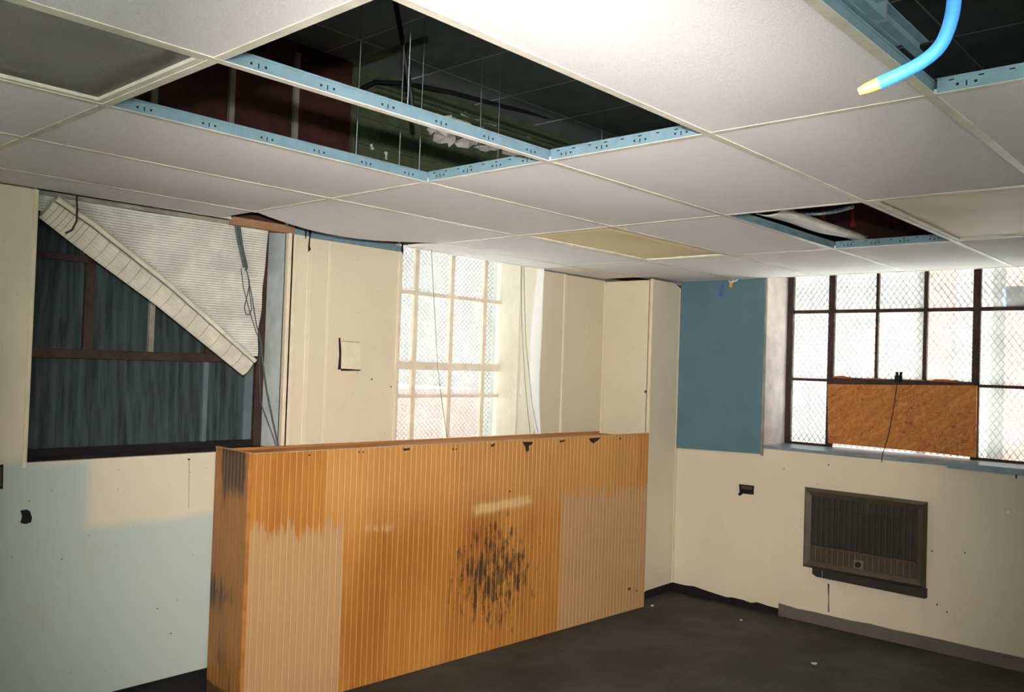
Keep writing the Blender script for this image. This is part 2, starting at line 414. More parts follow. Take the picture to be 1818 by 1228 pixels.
# reveals
MB().box(W1[1], W1[1] + .012, YL + .02, 3.60, W1[2], W1[3]).build('window_reveal', M['reveal_w'], wall_left)
MB().box(W1[0] - .012, W1[0], YL + .02, 3.60, W1[2], W1[3]).build('window_reveal', M['reveal_w'], wall_left)
MB().box(W1[0], W1[1], YL + .03, 3.60, W1[2] - .02, W1[2] - .002).build('window_sill', M['black'], wall_left)  # sill coloured black for the shade it lies in
MB().box(W2[1], W2[1] + .012, YL + .02, 3.545, W2[2], W2[3]).build('window_reveal', M['wall_l'], wall_left)
MB().box(W2[1] - .012, W2[1] + .012, 3.546, 3.78, W2[2], W2[3]).build('window_reveal', M['trim'], wall_left)
MB().box(W2[0] - .012, W2[0], YL + .02, 3.78, W2[2], W2[3]).build('window_reveal', M['wall_l'], wall_left)
MB().box(W2[0], W2[1], YL, 3.78, W2[2] - .02, W2[2] + .002).build('window_sill', M['trim'], wall_left)

# patched square, dark slit, stains and holes
def decal(poly_px, ax, val, name, mat, parent, th=.0012, jit=0):
    d = [0, 0, 0]; d[ax] = -th
    pts = [on(u, v, ax, val) for u, v in poly_px]
    return MB().prism(pts, d).build(name, M[mat], parent)
def blob(u, v, ru, rv, n=9, k=.35):
    return [(u + ru * math.cos(2 * math.pi * i / n) * (1 + random.uniform(-k, k)), v + rv * math.sin(2 * math.pi * i / n) * (1 + random.uniform(-k, k))) for i in range(n)]
pp = [on(u, v, 1, YL) for u, v in ((606, 606), (639, 608), (639, 655), (605, 654))]
MB().prism(pp, (0, -.006, 0)).build('patch_plate', M['trim'], wall_left)
decal([(601, 600), (604, 599), (607, 640), (612, 655), (600, 656), (602, 630)], 1, YL, 'dark_slit', 'black', wall_left)
decal([(605, 654), (640, 656), (640, 658), (605, 658)], 1, YL, 'dark_slit', 'black', wall_left)
decal([(606, 605.2), (638, 607), (638, 608.4), (606, 606.4)], 1, YL, 'dark_slit', 'chip', wall_left)
for q in ([(541, 408), (545, 409), (543, 424), (542, 424)], [(547, 409), (554, 410), (551, 420), (550, 437), (552, 442), (547, 448), (547, 436), (549, 420)], [(713, 432), (716, 432), (716, 452), (712, 445)]):
    decal(q, 1, YL - .008, 'stain', 'black', wall_left)
decal([(36, 906), (47, 904), (53, 907), (57, 919), (55, 927), (45, 930), (36, 928), (39, 916)], 1, YL, 'torn_hole', 'black', wall_left)
decal([(-8, 826), (6, 824), (5, 868), (-8, 866)], 1, YL, 'switch_hole', 'black', wall_left)
decal([(-8, 830), (3, 829), (2.5, 863), (-8, 862)], 1, YL - .002, 'switch_box', 'ac', wall_left)
decal([(335.4, 816), (336.0, 816), (335.2, 902), (334.6, 902)], 1, YL, 'crack', 'wood_dk', wall_left, .0006)
decal(blob(335, 815, 3, 1.5), 1, YL, 'nail_mark', 'black', wall_left)
for u, v, r in ((303, 1124, 1.6), (110, 992, 1.2), (52, 889, 1.1), (279, 1080, 1.2), (694, 686, 1.3), (660, 673, 1.4)): decal(blob(u, v, r, r), 1, YL, 'nail_mark', 'chip', wall_left)
# wood strip and steel plate above the panels where the ceiling strip is gone
MB().box(.06, .43, 3.352, 3.395, 2.375, 2.415).build('wood_strip', M['wood_tan'], wall_left)
MB().box(.43, 1.2, 3.356, 3.395, 2.370, 2.404).build('steel_strip', M['galv'], wall_left)

# heater wall
x0, x1 = XR + .04, 4.2
wr = MB()
wr.box(x0, x1, YB - .3, W3[0] - .0145, 0, HP); wr.box(x0, x1, W3[1] + .0145, 3.40, 0, HP); wr.box(x0, x1, W3[0] - .0145, W3[1] + .0145, 0, W3[2] - .02); wr.box(x0, x1, W3[0] - .0145, W3[1] + .0145, W3[3], HP)
wall_right = struct(wr.build('wall_right', M['plaster']))
# panel with torn lower edge
bot = []
yy = 2.905
for v_y, v_z in ((2.905, .068), (2.80, .066), (2.72, .074), (2.60, .060), (2.50, .052), (2.44, .047), (2.40, .055), (2.31, .054), (2.25, .046), (2.20, .060), (2.12, .052), (2.05, .050), (2.0, .06), (YB, .06)):
    bot.append((XR, v_y, v_z))
poly = bot + [(XR, YB, W3[2]), (XR, 2.905, W3[2])]
MB().prism(poly, (.03, 0, 0)).build('wall_panel', M['wall_r'], wall_right)
MB().box(XR, XR + .03, W3[1], 2.905, W3[2] + .001, F - .006).build('wall_panel', M['wall_r'], wall_right)
MB().box(XR, XR + .03, YB, W3[0], W3[2] + .001, F - .006).build('wall_panel', M['wall_r'], wall_right)
MB().box(XR + .005, XR + .035, W3[0] - .1, W3[1] + .1, F + .012, HP).build('light_block_header', M['brick'], wall_right)  # brick-coloured board added to keep window light out of the void
for a, b in ((YB, W3[0] - .1), (W3[1] + .1, 3.4)):
    MB().box(XR + .02, XR + .04, a, b, F + .012, HP).build('brick_facing', M['brick'], wall_right)
MB().box(XR + .032, XR + .045, 1.9, 2.95, 0, .12).build('gap_shade', M['black'], wall_right)  # black strip paints the shade behind the torn lower edge
MB().box(XR + .02, 4.06, W3[1], W3[1] + .014, W3[2], W3[3]).build('window_reveal', M['reveal_p'], wall_right)
MB().box(XR + .02, 4.06, W3[0] - .014, W3[0], W3[2], W3[3]).build('window_reveal', M['reveal_p'], wall_right)
MB().box(XR - .006, 4.10, W3[0], W3[1], W3[2] - .018, W3[2] + .004).build('window_sill', M['sill_m'], wall_right, .003)
MB().box(XR - .016, XR - .0065, W3[0], .95, W3[2] - .03, W3[2] + .008).build('sill_nosing', M['sill_m'], wall_right, .002)
for u, v, r in ((1790, 909, 2.6), ): decal(blob(u, v, r, r), 0, XR, 'nail_mark', 'white', wall_right)
for u, v, r in ((1392, 832, 1.2), (1664, 1073, 1.6), (1681, 1086, 1.4), (1655, 978, 1.4), (1713, 981, 1.2), (1471, 825, 1.2)): decal(blob(u, v, r, r), 0, XR, 'nail_mark', 'chip', wall_right)
decal([(1803, 839), (1806, 839), (1805, 850), (1803, 849)], 0, XR, 'nail_mark', 'black', wall_right)
decal([(1469.5, 1036), (1472.5, 1036), (1471.6, 1060), (1472, 1086), (1470, 1086), (1470.4, 1060)], 0, XR, 'crack', 'chip', wall_right)

# baseboard with a ragged top
top = []; n = 40
for i in range(n + 1):
    y = 2.035 + (YB - 2.035) * i / n
    top.append((XR - .012, y, .082 + random.uniform(-.004, .004) + (.006 if i == 0 else 0)))
poly = [(XR - .012, 2.035, 0.001), *top, (XR - .012, YB, .001)]
struct(MB().prism(poly, (.0115, 0, 0)).build('baseboard_right', M['base']))

# boxed-in column in the corner
cx, cy = 3.255, 2.905
colm = struct(MB().box(cx + .017, XR + .03, cy + .017, 3.40, 0, 2.37).build('wall_column', M['black']))  # core coloured black to paint the shadow gaps between its panels
MB().box(cx, cx + .015, cy + .034, YL, .07, 2.378).build('wall_panel', M['wall_c'], colm, .002)
MB().box(cx - .003, cx + .016, cy - .003, cy + .022, .062, 2.385).build('corner_strip', M['trim'], colm, .002)
MB().prism([(cx + .017, cy, .066), (XR - .002, cy, .070), (XR - .002, cy, 2.345), (XR - .10, cy, 2.378), (cx + .017, cy, 2.382)], (0, .015, 0)).build('wall_panel', M['wall_c'], colm)
MB().box(XR - .022, XR - .002, cy - .006, cy - .0005, .07, 2.345).build('corner_strip', M['trim'], colm)
MB().box(cx - .008, cx - .0005, YL - .02, YL - .002, .07, 2.378).build('corner_strip', M['trim'], colm)
for u, v in ((1146, 695),): decal(blob(u, v, 2, 2.6), 0, cx, 'nail_mark', 'chip', colm)

# the two walls behind the photographer, each given an unseen window for ambient light
def back_wall(name, ax):
    b = MB()
    if ax == 0:
        X0, X1 = XB - .3, XB; o0, o1 = -2.2, 1.0
        b.box(X0, X1, YB - .3, o0, 0, HP); b.box(X0, X1, o1, 3.4, 0, HP); b.box(X0, X1, o0, o1, 0, 1.0); b.box(X0, X1, o0, o1, 2.3, HP)
    else:
        Y0, Y1 = YB - .3, YB; o0, o1 = -2.6, -.6
        b.box(XB, o0, Y0, Y1, 0, HP); b.box(o1, 4.2, Y0, Y1, 0, HP); b.box(o0, o1, Y0, Y1, 0, 1.0); b.box(o0, o1, Y0, Y1, 2.3, HP)
    w = struct(b.build(name, M['wall_r'] if ax else M['wall_l']))
    return o0, o1
def added_window(name, ax, o0, o1):
    w = struct(empty(name, (XB - .2, (o0 + o1) / 2, 1.0) if ax == 0 else ((o0 + o1) / 2, YB - .2, 1.0)))
    def bx(a0, a1, z0, z1, d=.03):
        if ax == 0: return MB().box(XB - .2 - d / 2, XB - .2 + d / 2, a0, a1, z0, z1)
        return MB().box(a0, a1, YB - .2 - d / 2, YB - .2 + d / 2, z0, z1)
    n = 6
    for i in range(n + 1):
        a = o0 + (o1 - o0) * i / n; bx(max(o0, a - .02), min(o1, a + .02), 1.0, 2.3).build('mullion', M['rust'], w)
    for z in (1.02, 1.65, 2.28): bx(o0, o1, z - .02, z + .02, .026).build('glazing_bar', M['rust'], w)
    bx(o0, o1, 1.0, 2.3, .004).build('pane', M['glass'], w)
added_window('added_window_4', 0, *back_wall('wall_rear', 0))
added_window('added_window_5', 1, *back_wall('wall_side', 1))

# ------------------------------------------------------------------ plenum lining seen through the openings
PY = 3.395
def plen(u0, u1, v0, v1, name, mat, d=.012):
    a = on(u0, v0, 1, PY); b = on(u1, v1, 1, PY)
    return MB().box(a.x, b.x, PY - d, PY, min(a.z, b.z), max(a.z, b.z)).build(name, M[mat], wall_left)
MB().box(XB, .80, PY - .008, PY + .004, F + .02, HP).build('brick_facing', M['brick'], wall_left)
MB().box(1.48, 3.68, PY - .008, PY + .004, F + .02, 2.78).build('brick_facing', M['brick'], wall_left)
MB().box(.80, 1.48, PY - .010, PY + .004, F + .02, HP).build('painted_board', M['green'], wall_left)
MB().box(1.48, 3.68, PY - .010, PY + .004, 2.78, HP).build('painted_board', M['green'], wall_left)
for z in (2.60, 2.80, 2.96, 3.12):
    MB().box(.83, 1.46, PY - .024, PY - .010, z, z + .02).build('moulding_strip', M['green'], wall_left)
for xx in (.42, .04, -.36, .81, 1.03, 1.46):
    MB().box(xx - .014, xx + .014, PY - .03, PY - .008, F + .02, 3.36).build('batten', M['green'] if xx > .7 else M['plaster'], wall_left)
for dz, dy in ((0, .05), (.035, .035), (.065, .07)):
    MB().box(.95, 3.66, PY - dy - .01, PY - .010, 3.28 + dz, 3.30 + dz).build('moulding_strip', M['green'], wall_left)
# peeling paper
def paper(u, v, ru, rv, lift, s):
    random.seed(s); c = on(u, v, 1, PY - .02); pts = []
    n = 11
    for i in range(n):
        a = 2 * math.pi * i / n; k = random.uniform(.55, 1.15)
        q = on(u + ru * math.cos(a) * k, v + rv * math.sin(a) * k, 1, PY - .02); pts.append(q + Vector((0, -random.uniform(0, lift), 0)))
    b = MB(); vs = [c + Vector((0, -lift * .5, 0))] + pts
    b.add(vs, [(0, 1 + i, 1 + (i + 1) % n) for i in range(n)])
    o = b.build('peeling_paper', M['paper'], wall_left); md = o.modifiers.new('solid', 'SOLIDIFY'); md.thickness = .002
for a in ((795, 218, 22, 18, .05, 1), (826, 214, 20, 14, .03, 2), (787, 245, 22, 20, .06, 3), (828, 252, 28, 12, .05, 4), (864, 222, 14, 6, .03, 5), (860, 264, 24, 8, .04, 6), (904, 270, 24, 12, .04, 7), (936, 243, 5, 3, .02, 8), (765, 232, 10, 7, .02, 9), (683, 276, 3, 8, .02, 10), (658, 262, 4, 6, .02, 11)): paper(*a)
random.seed(11)
# old timber beams crossing the void
for i, x in enumerate((-2.5, -.6)):
    o = MB().box(x, x + .14, YB, 3.36, HP - .16, HP - .001).build('timber_beam', M['joist'])
    tag(o, ['dark timber beam under the old ceiling at the back of the void', 'dark timber beam under the old ceiling above the double opening'][i], 'beam')

# ------------------------------------------------------------------ suspended ceiling
ceil = struct(empty('ceiling', (0, 0, F)))
GX, GY = 1.2192, .6096
def CX(i): return (i - 2) * GX
fw, wh = .0245, .040
# cross tee (along y), shared meshes in local coordinates
def tee(L, along):
    fl_ = MB(); wb = MB()
    if along == 'x':
        fl_.box(0, L, -fw / 2, fw / 2, -.0012, .0008); wb.box(0, L, -.0012, .0012, .0008, wh - .006); wb.box(0, L, -.003, .003, wh - .006, wh)
    else:
        fl_.box(-fw / 2, fw / 2, 0, L, -.0008, .0008); wb.box(-.0012, .0012, 0, L, .0008, wh - .006); wb.box(-.003, .003, 0, L, wh - .006, wh)
    return fl_.mesh('tee_flange', M['flange']), wb.mesh('tee_web', M['galv'])
Lc = GY - fw
cf, cw = tee(Lc, 'y')
def slots(along, L, side):
    b = MB(); s = .0016 * side
    def rect(a, z, w, h):
        lo, hi = (s, s * 1.6) if side > 0 else (s * 1.6, s)
        if along == 'x': b.box(a - w / 2, a + w / 2, lo, hi, z - h / 2, z + h / 2)
        else: b.box(lo, hi, a - w / 2, a + w / 2, z - h / 2, z + h / 2)
    k = L / 4 if along == 'y' else L / 6
    a = k * .55
    while a < L:
        rect(a - .02, .018, .006, .006); rect(a + .02, .018, .006, .006); rect(a, .017, .003, .012)
        a += k
    if along == 'y':
        for q in range(9): rect(L * (q + .5) / 9, .031, .012, .003)
    return b.mesh('punched_slot', M['hole'])
cross = {}
for i in range(-1, 6):
    for j in range(-5, 5):
        o = inst(cf, 'cross_tee', (CX(i), j * GY + fw / 2, 0), ceil); inst(cw, 'tee_web', (0, 0, 0), o); cross[i, j] = o
for ij in ((2, 1), (2, 2), (2, -1), (4, 1)):
    me = slots('y', Lc, -1); o = inst(me, 'punched_slot', (0, 0, 0), cross[ij]); o['kind'] = 'stuff'
for j in range(-5, 6):
    if j == 5:
        segs = [(CX(-1), CX(2) + .012), (CX(3) - .012, 3.25)]
    else: segs = [(CX(-1), CX(5))]
    for a, b in segs:
        f_, w_ = tee(b - a, 'x'); o = inst(f_, 'main_tee', (a, j * GY, 0), ceil); inst(w_, 'tee_web', (0, 0, 0), o)
        if j in (2, 3):
            me = slots('x', GX, -1); q = inst(me, 'punched_slot', (CX(1) - a, 0, 0), o); q['kind'] = 'stuff'
        if j == 2:
            q = inst(slots('x', GX, -1), 'punched_slot', (CX(3) - a, 0, 0), o); q['kind'] = 'stuff'
for i in list(range(-1, 2)) + [3, 4]:
    if i == 2: continue
    b = MB().box(CX(i) - fw / 2, CX(i) + fw / 2, 5 * GY + fw / 2, YL - .022, F - .0008, F + .0008); b.build('cross_tee', M['flange'], ceil)
# wall angles
for a, b in ((XB, .05), (CX(3) + .02, 3.25)):
    MB().box(a, b, YL - .022, YL, F - .0025, F - .0012).box(a, b, YL - .0015, YL, F, F + .022).build('wall_angle', M['flange'], ceil)
MB().box(XR - .02, XR, YB, 2.88, F - .0025, F - .0012).box(XR - .0015, XR, YB, 2.9, F, F + .022).build('wall_angle', M['flange'], ceil)

def tile_mesh(lx, ly, sag, seed, free=None):
    rs = random.Random(seed); nu, nv = 14, 8; th = .015
    px, py = rs.uniform(.4, .6), rs.uniform(.4, .6)
    def h(u, v):
        s = sag * (math.sin(math.pi * min(1, max(0, u))) ** .8) * (math.sin(math.pi * v) ** .8)
        if free: s += free * (v ** 2) * math.sin(math.pi * (u ** .8)) ** 1.2
        return -s
    b = MB()
    b.grid(lambda u, v: (u * lx, v * ly, h(u, v)), nu, nv)
    b.grid(lambda u, v: (u * lx, v * ly, h(u, v) + th), nu, nv)
    w = nu + 1; N = w * (nv + 1)
    edge = [i for i in range(w)] + [j * w + nu for j in range(1, nv + 1)] + [nv * w + i for i in range(nu - 1, -1, -1)] + [j * w for j in range(nv - 1, 0, -1)]
    b.add([b.v[e] for e in edge] + [b.v[e + N] for e in edge], [(k, (k + 1) % len(edge), (k + 1) % len(edge) + len(edge), k + len(edge)) for k in range(len(edge))])
    return b.mesh('ceiling_tile', M['tile'])
gap = .003
tl = [tile_mesh(GX - 2 * gap, GY - 2 * gap, s, q) for q, s in enumerate((.004, .007, .010, .013))]
holes = {(1, 1), (1, 2), (1, -1), (3, 1)}
lenses = {(0, 2): 'lens_dark', (3, 3): 'lens_y', (3, 0): 'lens_w'}
for i in range(-1, 5):
    for j in range(-5, 5):
        if (i, j) in holes or (i, j) in lenses or (i, j) == (2, 4): continue
        me = tl[(i * 3 + j * 2 + 20) % 4]
        inst(me, 'ceiling_tile', (CX(i) + gap, j * GY + gap, .0012), ceil)
inst(tile_mesh(GX - 2 * gap, GY - .006, .008, 9, .052), 'ceiling_tile', (CX(2) + gap, 4 * GY + gap, .0012), ceil)
for i in (-1, 0, 1, 3, 4):
    L = GX - 2 * gap if i < 4 else 3.25 - CX(4) - gap
    inst(tile_mesh(L, YL - 5 * GY - .006, .004, 30 + i), 'ceiling_tile', (CX(i) + gap, 5 * GY + gap, .0012), ceil)

# recessed light fixtures
fx_lab = {'lens_dark': 'unlit recessed ceiling light with a dark grey lens', 'lens_y': 'recessed ceiling light with a yellowed bulging lens beside the window wall', 'lens_w': 'recessed ceiling light with a cream lens beside the open light bay'}
for (i, j), mt in lenses.items():
    xa, xb, ya, yb = CX(i) + .004, CX(i + 1) - .004, j * GY + .004, (j + 1) * GY - .004
    e = tag(empty('ceiling_light', ((xa + xb) / 2, (ya + yb) / 2, F + .0015)), fx_lab[mt], 'ceiling light')
    fr = MB(); t = .028; z0, z1 = F + .0012, F + .012
    fr.box(xa, xb, ya, ya + t, z0, z1).box(xa, xb, yb - t, yb, z0, z1).box(xa, xa + t, ya + t, yb - t, z0, z1).box(xb - t, xb, ya + t, yb - t, z0, z1)
    fr.build('frame', M['flange'], e, .002)
    sg = {'lens_dark': -.010, 'lens_y': .010, 'lens_w': .004}[mt]
    ln = MB().grid(lambda u, v: (xa + t + u * (xb - xa - 2 * t), ya + t + v * (yb - ya - 2 * t), F + .010 - sg * math.sin(math.pi * u) ** .6 * math.sin(math.pi * v) ** .6), 16, 8)
    o = ln.build('lens', M[mt], e); md = o.modifiers.new('solid', 'SOLIDIFY'); md.thickness = .003; md.offset = 1
    hb = MB().box(xa + .02, xb - .02, ya + .02, yb - .02, F + .03, F + .11); hb.build('housing', M['galv'], e)

# ------------------------------------------------------------------ window 1: boarded steel sash
w1 = struct(empty('window_1', (-.2, 3.58, W1[2])))
yf = 3.575
def vbar(u, v, z0, z1, w, mat, d=.025, yy=None, win=None, name='glazing_bar'):
    x = on(u, v, 1, yy or yf).x; y = yy or yf
    return MB().box(x - w / 2, x + w / 2, y - d, y, z0, z1).build(name, M[mat], win or w1, .002)
zT = on(200, 630, 1, yf).z; zU = on(100, 455, 1, yf).z
xa, xb = W1[0], W1[1]
def z_at(u, v): return on(u, v, 1, yf).z
MB().box(xa, xb - .001, yf - .03, yf, zT - .022, zT + .022).build('transom', M['rust'], w1, .003)
MB().box(xa, on(170, 455, 1, yf).x, yf - .028, yf, zU - .016, zU + .016).build('glazing_bar', M['rust'], w1, .002)
MB().box(on(170, 455, 1, yf).x, xb, yf - .024, yf, zU - .012, zU + .010).build('glazing_bar', M['bar_lt'], w1, .002)
vbar(155, 540, zT, W1[3], .042, 'rust'); vbar(266, 580, zT, W1[3], .026, 'bar_lt'); vbar(367, 600, zT, W1[3], .03, 'rust'); vbar(360, 720, W1[2], zT, .026, 'bar_bl')
MB().box(xb - .048, xb - .0005, yf - .04, yf, W1[2], W1[3]).build('window_jamb', M['rust'], w1, .003)
MB().box(xa, xa + .03, yf - .03, yf, W1[2], W1[3]).build('window_jamb', M['rust'], w1, .003)
MB().box(xa, xb - .05, yf - .035, yf, W1[2], W1[2] + .035).build('bottom_rail', M['black'], w1, .003)
MB().box(xb - .10, xb - .05, yf - .015, yf + .006, W1[2] + .035, zT - .025).build('side_strip', M['bar_bl'], w1)
cols = [xa, on(155, 540, 1, yf).x, on(266, 580, 1, yf).x, on(367, 600, 1, yf).x, xb]
for a, b in zip(cols[:-1], cols[1:]):
    MB().box(a + .002, b - .002, yf + .001, yf + .016, zT + .002, zU - .002).build('plywood_board', M['ply'], w1)
    MB().box(a + .002, b - .002, yf + .001, yf + .016, zU + .002, W1[3]).build('plywood_board', M['ply'], w1)
xm = on(360, 720, 1, yf).x
MB().box(xa, xm - .002, yf + .001, yf + .016, W1[2], zT - .002).build('plywood_board', M['ply'], w1)
MB().box(xm + .002, xb, yf + .003, yf + .018, W1[2], zT - .002).build('plywood_board', M['ply'], w1)

# ------------------------------------------------------------------ window 2: steel sash behind plastic film
w2 = struct(empty('window_2', ((W2[0] + W2[1]) / 2, 3.73, W2[2])))
yf2 = 3.725
def X2(u, v): return on(u, v, 1, yf2).x
def Z2(u, v): return on(u, v, 1, yf2).z
vx = [X2(737, 600), X2(801, 600), X2(860, 600)]
for x in vx: MB().box(x - .017, x + .017, yf2, yf2 + .03, W2[2], W2[3]).build('glazing_bar', M['bar_cr'], w2, .002)
xj = X2(892, 600)
MB().box(xj, W2[1], yf2, yf2 + .03, W2[2], W2[3]).build('window_jamb', M['bar_cr'], w2)
MB().box(W2[0], W2[0] + .04, yf2, yf2 + .03, W2[2], W2[3]).build('window_jamb', M['bar_cr'], w2)
zz = [(Z2(800, 527), .013), (Z2(800, 651), .026), (Z2(800, 703), .010)]
for z, h in zz: MB().box(W2[0] + .04, xj, yf2 + .002, yf2 + .028, z - h, z + h).build('glazing_bar', M['bar_cr'], w2, .002)
MB().box(W2[0] + .04, xj, yf2 + .002, yf2 + .028, W2[2], W2[2] + .03).build('bottom_rail', M['bar_cr'], w2)
xs = [W2[0] + .04] + [v for v in vx if v > W2[0] + .06] + [xj]; zs = [W2[2] + .03] + sorted(z for z, _ in zz) + [W2[3]]
for a, b in zip(xs[:-1], xs[1:]):
    for c, d in zip(zs[:-1], zs[1:]):
        MB().box(a, b, yf2 + .013, yf2 + .017, c, d).build('pane', M['glass'], w2)

def mesh_screen(name, label, ax, val, a0, a1, z0, z1, px, pz, w):
    """expanded metal: two families of slanted strands"""
    b = MB(); H = z1 - z0; Wd = a1 - a0; sl = pz / px
    for sgn in (1, -1):
        k = -int(H / sl / px) - 2
        while True:
            s = a0 + k * px if sgn > 0 else a0 + k * px
            if s > a1 + H / sl: break
            # line: a = s + sgn*(z-z0)/sl (sgn<0: starts right of window too)
            pa, pb = s, s + sgn * H / sl
            za, zb = z0, z1
            def clip(pa, za, pb, zb):
                for lim, lo in ((a0, True), (a1, False)):
                    ia = pa >= lim if lo else pa <= lim; ib = pb >= lim if lo else pb <= lim
                    if not ia and not ib: return None
                    if ia != ib:
                        t = (lim - pa) / (pb - pa); q = za + (zb - za) * t
                        if not ia: pa, za = lim, q
                        else: pb, zb = lim, q
                return pa, za, pb, zb
            c = clip(pa, za, pb, zb)
            if c:
                pa, za, pb, zb = c; hw = w / 2 * math.hypot(1, 1 / sl)
                e = .001 if sgn > 0 else -.001
                if ax == 0: q = [(val + e, pa - hw, za), (val + e, pa + hw, za), (val + e, pb + hw, zb), (val + e, pb - hw, zb)]
                else: q = [(pa - hw, val + e, za), (pa + hw, val + e, za), (pb + hw, val + e, zb), (pb - hw, val + e, zb)]
                b.prism(q, (.0015, 0, 0) if ax == 0 else (0, .0015, 0))
            k += 1
    o = b.build(name, M['mesh']); return tag(o, label, 'screen')
mesh_screen('security_screen', 'diamond steel security mesh outside the film-covered window', 1, 3.84, W2[0] - .01, W2[1] + .01, W2[2], W2[3], .040, .036, .0042)
mesh_screen('security_screen', 'diamond steel security mesh outside the window with the strand board', 0, 4.15, W3[0], W3[1], W3[2] + .005, W3[3], .042, .060, .0042)
mesh_screen('security_screen', 'doubled strip of diamond mesh across the upper panes behind the strand board window', 0, 4.165, W3[0], W3[1], on(1500, 545, 0, 4.16).z, on(1500, 508, 0, 4.16).z, .042, .060, .0046)

# plastic film over window 2
def film(u, v):
    x = W2[0] - .02 + u * (2.415 - W2[0] + .02 + .03 * math.sin(3 * v)); z = W2[2] + .03 + v * (2.41 - W2[2] - .03)
    y = YL - .012 - .018 * math.sin(u * 3.1) + .006 * math.sin(u * 23 + v * 2) + .010 * math.sin(u * 9 - v * 3) * (1 - v)
    return (x, min(y, YL - .009), z)
fe = tag(empty('plastic_sheet', (1.85, YL - .01, W2[2] + .03)), 'translucent plastic sheet hung over the window behind the counter', 'plastic sheet')
MB().grid(film, 50, 30).build('sheet', M['film'], fe)
# curled white edge: right side straight, left side bowed
def curl(u, v):
    z = W2[2] + .03 + v * (2.395 - W2[2] - .03)
    xr = 2.495; s = max(0., min(1., (z - 1.18) / (2.395 - 1.18)))
    wdt = .012 + .085 * math.sin(math.pi * min(1, s * 1.02 + .02)) ** .8 + .05 * s
    x = xr - wdt * (1 - u)
    return (x, YL - .014 - .035 * math.sin(math.pi * u) - .004 * math.sin(v * 11), z)
MB().grid(curl, 8, 30).build('curled_edge', M['film_w'], fe)
for pts in ([(766, 440), (770, 525), (777, 650), (785, 715), (794, 776)], [(925, 473), (926, 560), (932, 680), (941, 768)], [(930, 473), (933, 600), (945, 720), (955, 768)]):
    MB().tube([on(u, v, 1, YL - .045) for u, v in pts], .0018, 5).build('drawstring', M['cord'], fe)

# ------------------------------------------------------------------ window 3: steel sash with strand board
w3 = struct(empty('window_3', (4.03, (W3[0] + W3[1]) / 2, W3[2])))
xf = 4.03
def Y3(u, v): return on(u, v, 0, xf).y
def Z3(u, v): return on(u, v, 0, xf).z
zs0 = W3[2] + .004
def v3(u, v, w, z0, z1, name='glazing_bar', mat='rust'):
    y = Y3(u, v); MB().box(xf, xf + .032, y - w / 2, y + w / 2, z0, z1).build(name, M[mat], w3, .003); return y
zTr = Z3(1600, 679)
yL = W3[1]; MB().box(xf - .005, xf + .032, yL - .045, yL, zs0, W3[3]).build('window_jamb', M['rust'], w3, .003)
MB().box(xf - .005, xf + .032, W3[0], W3[0] + .045, zs0, W3[3]).build('window_jamb', M['rust'], w3, .003)
yM1 = v3(1475, 600, .046, zs0, W3[3], 'mullion'); yM2 = v3(1733, 600, .046, zs0, W3[3], 'mullion')
yA = v3(1556, 600, .020, zTr, W3[3]); yB = v3(1642, 600, .026, zTr, W3[3])
z1_ = Z3(1435, 554); z2_ = Z3(1435, 675); z1r = Z3(1780, 547); z2r = Z3(1780, 685)
zh = (z1_ + z1r) / 2; zl = (z2_ + z2r) / 2
MB().box(xf + .004, xf + .028, W3[0] + .045, yL - .045, zh - .013, zh + .013).build('glazing_bar', M['rust'], w3, .003)
for a, b in ((yM1, yL - .045), (W3[0] + .045, yM2)): MB().box(xf + .004, xf + .028, a, b, zl - .010, zl + .010).build('glazing_bar', M['rust'], w3, .003)
MB().box(xf - .012, xf + .034, yM2, yM1, zTr - .030, zTr + .022).build('transom', M['rust'], w3, .003)
random.seed(5)
y = yM1 - .02
while y > yM2 + .05:                       # crusts of rust and putty along the transom
    L = random.uniform(.06, .2); h = random.uniform(.004, .016)
    n = 6; top = [(xf - .014, y - L * i / n, zTr + .020 + h * math.sin(math.pi * i / n) ** .5 * random.uniform(.6, 1.1)) for i in range(n + 1)]
    MB().prism(top + [(xf - .014, y - L, zTr + .016), (xf - .014, y, zTr + .016)], (.03, 0, 0)).build('putty_crust', M['rust_o'], w3)
    y -= L + random.uniform(.02, .08)
for a, b in ((yM1, yL - .045), (W3[0] + .045, yM2)): MB().box(xf, xf + .03, a, b, zs0, zs0 + .016).build('bottom_rail', M['rust'], w3, .002)
ys = [yL - .045, yM1, yA, yB, yM2, W3[0] + .045]
for k in range(5):
    a, b = ys[k + 1], ys[k]
    for c, d in ((zh, W3[3]), ((zTr + .02) if k in (1, 2, 3) else zl, zh)) + (((zs0 + .022, zl),) if k in (0, 4) else ()):
        MB().box(xf + .014, xf + .018, a, b, c, d).build('pane', M['glass'], w3)
a = on(1470, 682, 0, xf - .01); b = on(1735, 684, 0, xf - .01); c = on(1733, 812, 0, xf - .01); d = on(1471, 786, 0, xf - .01)
e_ = on(1655, 803, 0, xf - .01)
ob = MB().prism([a, b, c, e_, d], (-.011, 0, 0)).build('strand_board', M['osb'])
tag(ob, 'orange-brown strand board screwed over the lower middle window panes', 'board')
lt = tag(empty('window_latch', on(1596, 672, 0, xf - .02)), 'small black latch on the rusty window transom', 'latch')
for q in ([(1590, 666), (1602, 666), (1603, 678), (1589, 678)], [(1591, 660), (1595, 660), (1596, 666), (1592, 666)], [(1599, 660), (1603, 660), (1602, 666), (1598, 666)]):
    MB().prism([on(u, v, 0, xf - .015) for u, v in q], (-.02, 0, 0)).build('bracket' if q[0][0] == 1590 else 'lever', M['black'], lt, .002)
